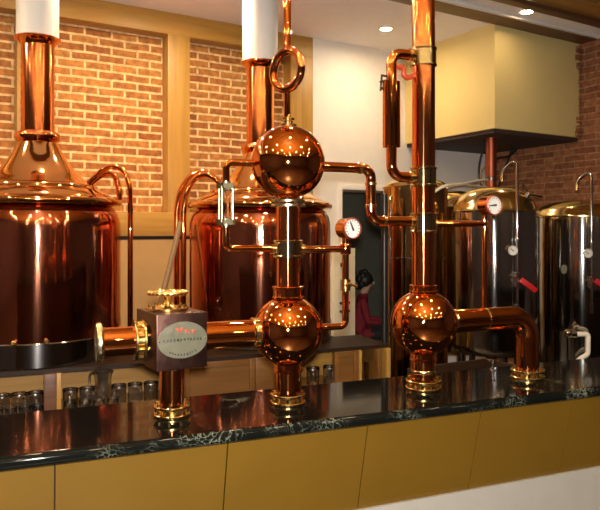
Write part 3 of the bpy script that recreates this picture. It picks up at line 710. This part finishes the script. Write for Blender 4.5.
# ------------------------------------------------------------------ steel tanks on the right
def tank(lat, d, r, ztop, zseam, zbot, label, legs=3, bodym='steel'):
    t = thing('steel_tank', label, 'tank', W(lat, d), -YAW, 'steel beer tanks')
    mb = MB(); mb.lathe([(r * .86, zbot - .03), (r * .97, zbot), (r, zbot + .03), (r, zseam - .004), (r * .998, zseam)], 80); body = mb.build('body', M[bodym], t)
    dome = [(r * 1.004, zseam - .006), (r * 1.012, zseam - .002), (r * 1.012, zseam + .006), (r * .99, zseam + .012)]
    hh = ztop - zseam - .012
    for i in range(1, 11): a = PI / 2 * i / 10; dome.append((max(.02, r * .97 * math.cos(a) ** .8) if i < 10 else .02, zseam + .012 + hh * math.sin(a)))
    mb = MB(); mb.lathe(dome, 80); mb.build('dome', M['dome_reflect_tint'], t)
    for k in range(legs):
        a = 2 * PI * k / legs + .5; mb = MB(); mb.tube([(r * .78 * math.cos(a), r * .78 * math.sin(a), zbot - .01), (r * .8 * math.cos(a), r * .8 * math.sin(a), .012)], .028, 16); mb.lathe([(.05, 0), (.05, .014)], 16, mat=Matrix.Translation((r * .8 * math.cos(a), r * .8 * math.sin(a), 0))); mb.build('leg', M['steel'], t)
    return t, body
t1, body1 = tank(1.345, 4.5, .292, 1.905, 1.730, .80, 'mirror steel beer tank beside the copper column, with tall drain tube')
t2, body2 = tank(2.13, 4.90, .362, 1.835, 1.705, .62, 'mirror steel beer tank cut by the right edge of the photo')
t0, body0 = tank(.885, 5.0, .246, 2.0, 1.93, .5, 'narrow steel tank right behind the tall copper column', 3, 'steel_reflect_tint')
t3, body3 = tank(1.335, 5.6, .25, 1.945, 1.80, .6, 'steel tank half hidden between the copper column and the gauge arm pipe, farthest back', 3, 'steel_reflect_tint')
mb = MB(); mb.lathe([(.2462, 1.394), (.2485, 1.397), (.2485, 1.403), (.2462, 1.406)], 64); mb.build('weld_band', M['darksteel'], t0)
def fittings(t, r, px_tube, top, zg, s=1, label_plate=False):
    """tube with hooked top, gauge and red valve lever on the tank front"""
    x = px_tube; y = -math.sqrt(max(.0, r * r - x * x)) - .028
    mb = MB(); mb.tube([(x, y, zg - .42), (x, y, top - .04), (x - .012, y, top), (x - .045, y + .03, top - .02), (x - .075, y + .05, top - .055), (x - .082, y + .05, top - .10)], .0095, 12, fillet=.02); tb = mb.build('vent_tube', M['chrome'], t)
    mb = MB(); mb.tube([(x - .082, y + .05, top - .085), (x - .082, y + .05, top - .125)], .012, 12); mb.build('tube_tip', M['brass'], tb)
    for z in (zg + .07, zg - .15, zg - .36):
        mb = MB(); mb.box(x - .012, x + .012, y - .011, y + .05, z - .01, z + .01, .002); mb.build('bracket', M['chrome'], tb)
    gauge(t, Vector((x - .035, y - .022, zg)), (-.12, -1, 0), .031, 'tank_gauge', .03, 2.4, M['chrome'], M['chrome'])
    mb = MB(); mb.tube([(x - .035, y + .01, zg), (x, y, zg - .01)], .007, 8); mb.build('gauge_stem', M['chrome'], t)
    mb = MB(); mb.tube([(x - .01, y - .02, zg - .20), (x - .01, y + .05, zg - .20)], .018, 14); mb.lathe([(.014, zg - .24), (.02, zg - .235), (.02, zg - .165), (.014, zg - .16)], 14, mat=Matrix.Translation((x - .01, y - .004, 0))); vv = mb.build('sample_valve', M['chrome'], t)
    m = Matrix.Translation((x + .012, y - .03, zg - .185)) @ Matrix.Rotation(math.radians(36), 4, 'Y')
    mb = MB(); mb.box(0, .125, -.006, .006, -.017, .017, .005, mat=m); tag(mb.build('red_lever', M['red'], vv), 'red valve lever')
fittings(t1, .292, .054, 2.05, 1.475)
fittings(t2, .362, -.10, 2.01, 1.445)
mb = MB(); mm = Matrix.Translation((.165, -.185, 1.835)) @ Matrix.Rotation(.6, 4, 'Y')
mb.lathe([(.018, -.03), (.018, .02)], 12, mat=mm)
for k in range(3):
    a = 2 * PI * k / 3 + .5; p = mm @ Vector((.095 * math.cos(a), .0, .02 + .095 * math.sin(a) * .7)); mb.tube([mm @ Vector((0, 0, .012)), p], .008, 8)
mb.build('wing_nut', M['chrome'], t1)
mb = MB(); az = -2.32; c = Vector((.366 * math.cos(az), .366 * math.sin(az), 1.327)); mo = axis_mat(c, (math.cos(az), math.sin(az), 0))
p = round_poly(.032, .020, 28); n = 28
mb.add([(x, y, -.003) for x, y in p] + [(x, y, .003) for x, y in p], [tuple(range(n - 1, -1, -1)), tuple(range(n, 2 * n))] + [(i, (i + 1) % n, n + (i + 1) % n, n + i) for i in range(n)], 0, mo @ Matrix.Rotation(PI/2, 4, 'Z'))
tag(mb.build('name_plate', M['plate'], t2), 'small blank-looking oval silver plate')
# bottom outlet of the right tank
q = -.185
mb = MB(); mb.tube([(q - .09, -.39, .885), (q - .03, -.39, .885)], .026, 16); mb.ball(.032, 20, mat=Matrix.Translation((q - .085, -.39, .89))); mb.tube([(q - .05, -.39, .885), (q - .05, -.33, .885)], .015, 12); o = mb.build('outlet_valve', M['chrome'], t2)
mb = MB(); mb.tube([(q - .03, -.39, .885), (q + .055, -.39, .885), (q + .05, -.395, .745), (q + .0, -.40, .72), (q - .07, -.41, .655)], .017, 12, fillet=.02); tag(mb.build('outlet_hose', M['white_hose'], t2), 'cream bent outlet hose')
# black standpipe left of the narrow tank
sp = W(.60, 4.62)
D0 = sp; mb = MB(); mb.tube([(0, 0, 0), (0, 0, 1.86)], .024, 18); spo = thing('standpipe', 'black standpipe with pale ring at the end of back bar', 'pipe', D0)
mb.build('tube', M['black'], spo)
mb = MB(); mb.lathe([(.025, .715), (.03, .718), (.03, .735), (.025, .738)], 20); mb.build('ring', M['pale_brass'], spo)
mb = MB(); mb.lathe([(.04, 0), (.04, .012)], 20); mb.build('foot', M['black'], spo)
sp2 = W(.655, 4.72); cp = thing('level_tube', 'thin steel level tube with brass cap beside the black standpipe', 'pipe', sp2)
mb = MB(); mb.tube([(0, 0, 0), (0, 0, 1.84)], .010, 12); mb.build('tube', M['chrome'], cp)
mb = MB(); mb.lathe([(.012, 1.82), (.018, 1.824), (.018, 1.85), (.010, 1.86)], 14); mb.build('cap', M['brass'], cp)
mb = MB(); mb.lathe([(.02, 0), (.02, .01)], 14); mb.build('foot', M['chrome'], cp)

# ------------------------------------------------------------------ copper stand pipe under the bulkhead, cables
hp = Vector((4.43, 4.133, 0))
dp = thing('drain_pipe', 'dull red copper pipe rising behind tanks into the cream bulkhead', 'pipe', hp)
mb = MB(); mb.lathe([(.048, 0), (.048, HZ - .037)], 28); mb.build('tube', M['redcopper'], dp)
for z in (1.2, 2.05):
    mb = MB(); mb.lathe([(.0482, z), (.053, z + .002), (.053, z + .03), (.0482, z + .032)], 28); mb.build('pipe_clip', M['darksteel'], dp)
def cable(name, pts, r, mat, label):
    mb = MB(); P = [Vector(p) for p in pts]; Q = []
    for i in range(len(P) - 1):
        p0, p1, p2, p3 = P[max(0, i - 1)], P[i], P[i + 1], P[min(len(P) - 1, i + 2)]
        for k in range(8):
            t = k / 8; Q.append(.5 * ((2 * p1) + (-p0 + p2) * t + (2 * p0 - 5 * p1 + 4 * p2 - p3) * t * t + (-p0 + 3 * p1 - 3 * p2 + p3) * t ** 3))
    Q.append(P[-1]); mb.tube(Q, r, 8)
    return tag(mb.build(name, mat), label, 'cable', 'cables around the copper drain pipe')
def PX(px, py, d): u = (px - 300) / FPX; return W(u * d, d, EYE + (HOR - py) / FPX * d)
cable('cable', [PX(434, 192, 4.66), PX(445, 186, 4.72), PX(462, 184, 5.0), PX(478, 181, 5.4), PX(488, 180, 5.72)], .011, M['white_hose'], 'upper white cable looped from the drain pipe towards the column')
cable('cable', [PX(447, 187.5, 4.78), PX(460, 184.5, 5.02), PX(474, 186.0, 5.4), PX(488, 187.5, 5.72)], .009, M['white_hose'], 'lower white cable drooping off the drain pipe')
cable('cable', [PX(485, 166, 5.72), PX(481, 172, 5.75), PX(482, 182, 5.75), PX(487, 190, 5.73)], .008, M['hose'], 'short beige cable curling against the drain pipe')
cable('cable', [PX(500, 138, 6.2), PX(516, 147, 6.3), PX(509, 156, 6.2), PX(498, 158, 6.0), PX(492, 161, 5.86)], .012, M['rubber'], 'thick black cable sagging from the bulkhead right of drain pipe')
cable('cable', [PX(484, 138, 6.0), PX(482, 152, 6.0), PX(479, 168, 6.0), PX(480, 184, 5.9), PX(487, 196, 5.78)], .010, M['rubber'], 'black cable dropping from the bulkhead left of drain pipe')
cable('cable', [PX(512, 150, 6.25), PX(505, 168, 6.1), PX(500, 182, 6.0), PX(496, 196, 5.85)], .010, M['rubber'], 'thin black cable hanging right of drain pipe')

# ------------------------------------------------------------------ ivory switch panel by the doorway
px0, px1 = wx(327), wx(348.5)
cpn = thing('switch_panel', 'ivory switch panel with black knobs left of the doorway', 'panel', ((px0 + px1) / 2, WALL_Y - .05, 0))
w2 = (px1 - px0) / 2; zt_, zb_ = EYE - .16, EYE - 1.12
mb = MB(); mb.box(-w2, w2, -.06, .032, zb_, zt_, .006); mb.build('case', M['ivory'], cpn)
mb = MB(); mb.box(-.05, .035, -.085, -.06, zt_ - .17, zt_ - .13, .008); mb.build('latch_handle', M['black'], cpn)
for (x, z) in ((-.01, .29), (-.045, .50), (.04, .50), (-.045, .575), (.04, .575), (-.045, .95), (.04, .95)):
    if z > .9: z = .88
    mb = MB(); mb.lathe([(.013, -.001), (.013, .014), (.010, .018)], 14, mat=axis_mat((x, -.06, zt_ - z), (0, -1, 0))); mb.build('knob', M['black'], cpn)

# ------------------------------------------------------------------ seated person in the far room
pp = W(.66, 7.35)
per_rot = -YAW
def skin_mesh(name, verts, edges, rads, root=0, levels=2):
    me = bpy.data.meshes.new(name); me.from_pydata(verts, edges, []); o = bpy.data.objects.new(name, me); COL.objects.link(o)
    sk = o.modifiers.new('s', 'SKIN'); 
    if not me.skin_vertices: me.skin_vertices.new()
    for i, r in enumerate(rads):
        d = me.skin_vertices[0].data[i]; d.radius = (r, r); d.use_root = (i == root)
    sk.use_smooth_shade = True
    ss = o.modifiers.new('d', 'SUBSURF'); ss.levels = levels; ss.render_levels = levels
    dg = bpy.context.evaluated_depsgraph_get(); dg.update()
    m2 = bpy.data.meshes.new_from_object(o.evaluated_get(dg)); m2.name = name
    bpy.data.objects.remove(o)
    return m2
vs, es, rs = [], [], []
def jv(p, r, parent=None):
    vs.append(Vector(p)); rs.append(r); i = len(vs) - 1
    if parent is not None: es.append((parent, i))
    return i
pel = jv((0, 0, .52), .125); wa = jv((.0, 0, .66), .115, pel); ch = jv((.03, 0, .84), .125, wa); nb = jv((.06, 0, .965), .07, ch); nk = jv((.075, 0, 1.02), .048, nb)
hd = jv((.10, 0, 1.09), .078, nk); hd2 = jv((.105, 0, 1.165), .088, hd); hd3 = jv((.10, 0, 1.215), .06, hd2)
hands = []
for sy in (-1, 1):
    hip = jv((.04, sy * .095, .50), .088, pel); kn = jv((.43, sy * .11, .50), .060, hip); an = jv((.40, sy * .11, .10), .042, kn); to = jv((.54, sy * .12, .045), .038, an)
    sh = jv((.045, sy * .165, .90), .058, ch); el = jv((.10, sy * .215, .66), .045, sh); wr = jv((.33, sy * .13, .64), .030, el); pa_ = jv((.40, sy * .11, .625), .033, wr)
    for f in range(4):
        b0_ = jv((.425, sy * (.085 + .018 * f), .625), .010, pa_); b1_ = jv((.46 - .004 * abs(f - 1.5), sy * (.083 + .019 * f), .615), .009, b0_); jv((.478 - .006 * abs(f - 1.5), sy * (.083 + .019 * f), .59), .008, b1_)
    t0_ = jv((.39, sy * .075, .635), .012, pa_); jv((.425, sy * .062, .612), .009, t0_)
me = skin_mesh('person', vs, es, rs)
for m_ in ('red_cloth', 'dark_cloth', 'skin'): me.materials.append(M[m_])
for p in me.polygons:
    c = p.center
    if c.z > 1.0 or (c.x > .345 and c.z > .57): p.material_index = 2
    elif c.z < .50 and c.x > .15 or c.x > .16 and c.z < .585: p.material_index = 1
    else: p.material_index = 0
per = bpy.data.objects.new('person', me); COL.objects.link(per); per.location = pp; per.rotation_euler = (0, 0, per_rot); per.scale = (.9, .9, .9)
tag(per, 'person with black hair in red clothes sitting in the room beyond the doorway', 'person')
mb = MB(); mb.ball(.108, 32, mat=Matrix.Translation((.078, 0, 1.165)), scale=(.98, .92, 1.02)); mb.ball(.06, 24, mat=Matrix.Translation((-.02, 0, 1.12)), scale=(.9, 1.1, 1.2))
for q in range(14): mb.ball(.04, 16, mat=Matrix.Translation((.03 + .05 * math.cos(q * 2.4) - .05 * (q % 3 == 0), .07 * math.sin(q * 2.4), 1.09 + .013 * q)), scale=(1, 1, 1.3))
hair = mb.build('hair', M['hair'], per)
mb = MB()
for sy in (-1, 1): mb.ball(.011, 12, mat=Matrix.Translation((.186, sy * .033, 1.155)))
mb.build('eyes', M['ink'], per)
mb = MB(); mb.ball(.016, 14, mat=Matrix.Translation((.192, 0, 1.125)), scale=(1.1, .8, 1.3)); mb.ball(.02, 14, mat=Matrix.Translation((.178, 0, 1.085)), scale=(.5, 1.1, .35)); mb.build('nose_and_mouth', M['skin'], per)
st = thing('stool', 'plain dark stool under the person in red', 'stool', pp, per_rot)
st.scale = (.9, .9, .9)
mb = MB(); mb.lathe([(.16, .37), (.17, .376), (.17, .39), (.15, .398)], 28); mb.build('seat', M['brown_wood'], st)
for k in range(4):
    a = PI / 4 + PI / 2 * k; mb = MB(); mb.tube([(.11 * math.cos(a), .11 * math.sin(a), .372), (.16 * math.cos(a), .16 * math.sin(a), 0)], .014, 10); mb.build('leg', M['brown_wood'], st)

# ------------------------------------------------------------------ dark box and taps behind the counter
bxc = W(.86, 3.30)
bxo = thing('open_carton', 'dark brown open box with spread flaps behind the countertop', 'box', (bxc.x, bxc.y, 0), CROT + .1)
bz = .90
mb = MB(); mb.box(-.27, .27, -.16, -.15, .60, bz, .002); mb.box(-.27, .27, .15, .16, .60, bz, .002); mb.box(-.27, -.26, -.15, .15, .60, bz, .002); mb.box(.26, .27, -.15, .15, .60, bz, .002); mb.box(-.27, .27, -.16, .16, .59, .60)
mb.build('box_body', M['carton'], bxo)
for nm, m in (('back', Matrix.Translation((0, .155, bz)) @ Matrix.Rotation(math.radians(-70), 4, 'X')), ('side', Matrix.Translation((.265, 0, bz)) @ Matrix.Rotation(math.radians(35), 4, 'Y') @ Matrix.Rotation(-PI / 2, 4, 'Z'))):
    mb = MB(); hw_ = .26 if nm == 'back' else .15
    mb.add([(-hw_, 0, 0), (hw_, 0, 0), (hw_ * .85, .13, 0), (-hw_ * .85, .13, 0), (-hw_, 0, .006), (hw_, 0, .006), (hw_ * .85, .13, .006), (-hw_ * .85, .13, .006)], [(3, 2, 1, 0), (4, 5, 6, 7), (0, 1, 5, 4), (1, 2, 6, 5), (2, 3, 7, 6), (3, 0, 4, 7)], mat=m); mb.build('flap', M['carton'], bxo, 0)
cr = thing('crate_stand', 'black stand carrying the dark brown open box', 'stand', (bxc.x, bxc.y, 0), CROT + .1)
mb = MB(); mb.box(-.30, .30, -.18, .18, .56, .589, .003); mb.build('shelf', M['black'], cr)
for a in (-.28, .28):
    for b in (-.16, .16): mb = MB(); mb.box(a - .015, a + .015, b - .015, b + .015, 0, .56, .002); mb.build('leg', M['black'], cr)
def on_counter(px, t): return W(0, CF) + Vector((math.cos(CROT), math.sin(CROT), 0)) * cs(px, CF + t / COS) + Vector((-math.sin(CROT), math.cos(CROT), 0)) * 0 + Vector((FW.x, FW.y, 0)) * (t / COS)
tp = on_counter(493, .40); tp.z = TOPZ
tt_ = thing('chrome_tap', 'small chrome tap with short crossbar on the back of countertop', 'tap', tp, CROT)
mb = MB(); mb.lathe([(.012, 0), (.012, .003), (.0065, .006), (.0065, .038), (.009, .040), (.009, .046)], 16); mb.build('post', M['chrome'], tt_)
mb = MB(); mb.tube([(-.018, 0, .043), (.014, 0, .043)], .004, 10); mb.build('crossbar', M['chrome'], tt_)

# ------------------------------------------------------------------ camera, flash, world
cam = bpy.data.cameras.new('camera'); co = bpy.data.objects.new('camera', cam); COL.objects.link(co)
cam.sensor_width = 36; cam.lens = FPX / 600 * 36; cam.clip_start = .02
cam.shift_y = (HOR - 255) / 600
co.location = (0, 0, EYE); co.rotation_euler = (PI / 2, 0, -YAW)
SC.camera = co
fl = bpy.data.lights.new('camera_flash', 'POINT'); fl.energy = 340; fl.color = (1, .95, .88); fl.shadow_soft_size = .028
fo = bpy.data.objects.new('camera_flash', fl); COL.objects.link(fo); fo.location = (0 - FW.x * .02, 0 - FW.y * .02, EYE + .055)
w = bpy.data.worlds.new('world'); SC.world = w; w.use_nodes = True
w.node_tree.nodes['Background'].inputs[0].default_value = (.05, .03, .018, 1); w.node_tree.nodes['Background'].inputs[1].default_value = .3
SC.view_settings.view_transform = 'Standard'; SC.view_settings.look = 'None'; SC.view_settings.gamma = 1; SC.view_settings.use_curve_mapping = False
SC.view_settings.exposure = 0.43
SC.cycles.sample_clamp_indirect = 8; SC.cycles.max_bounces = 10; SC.cycles.use_denoising = True
SC.cycles.caustics_reflective = True; SC.cycles.blur_glossy = .6
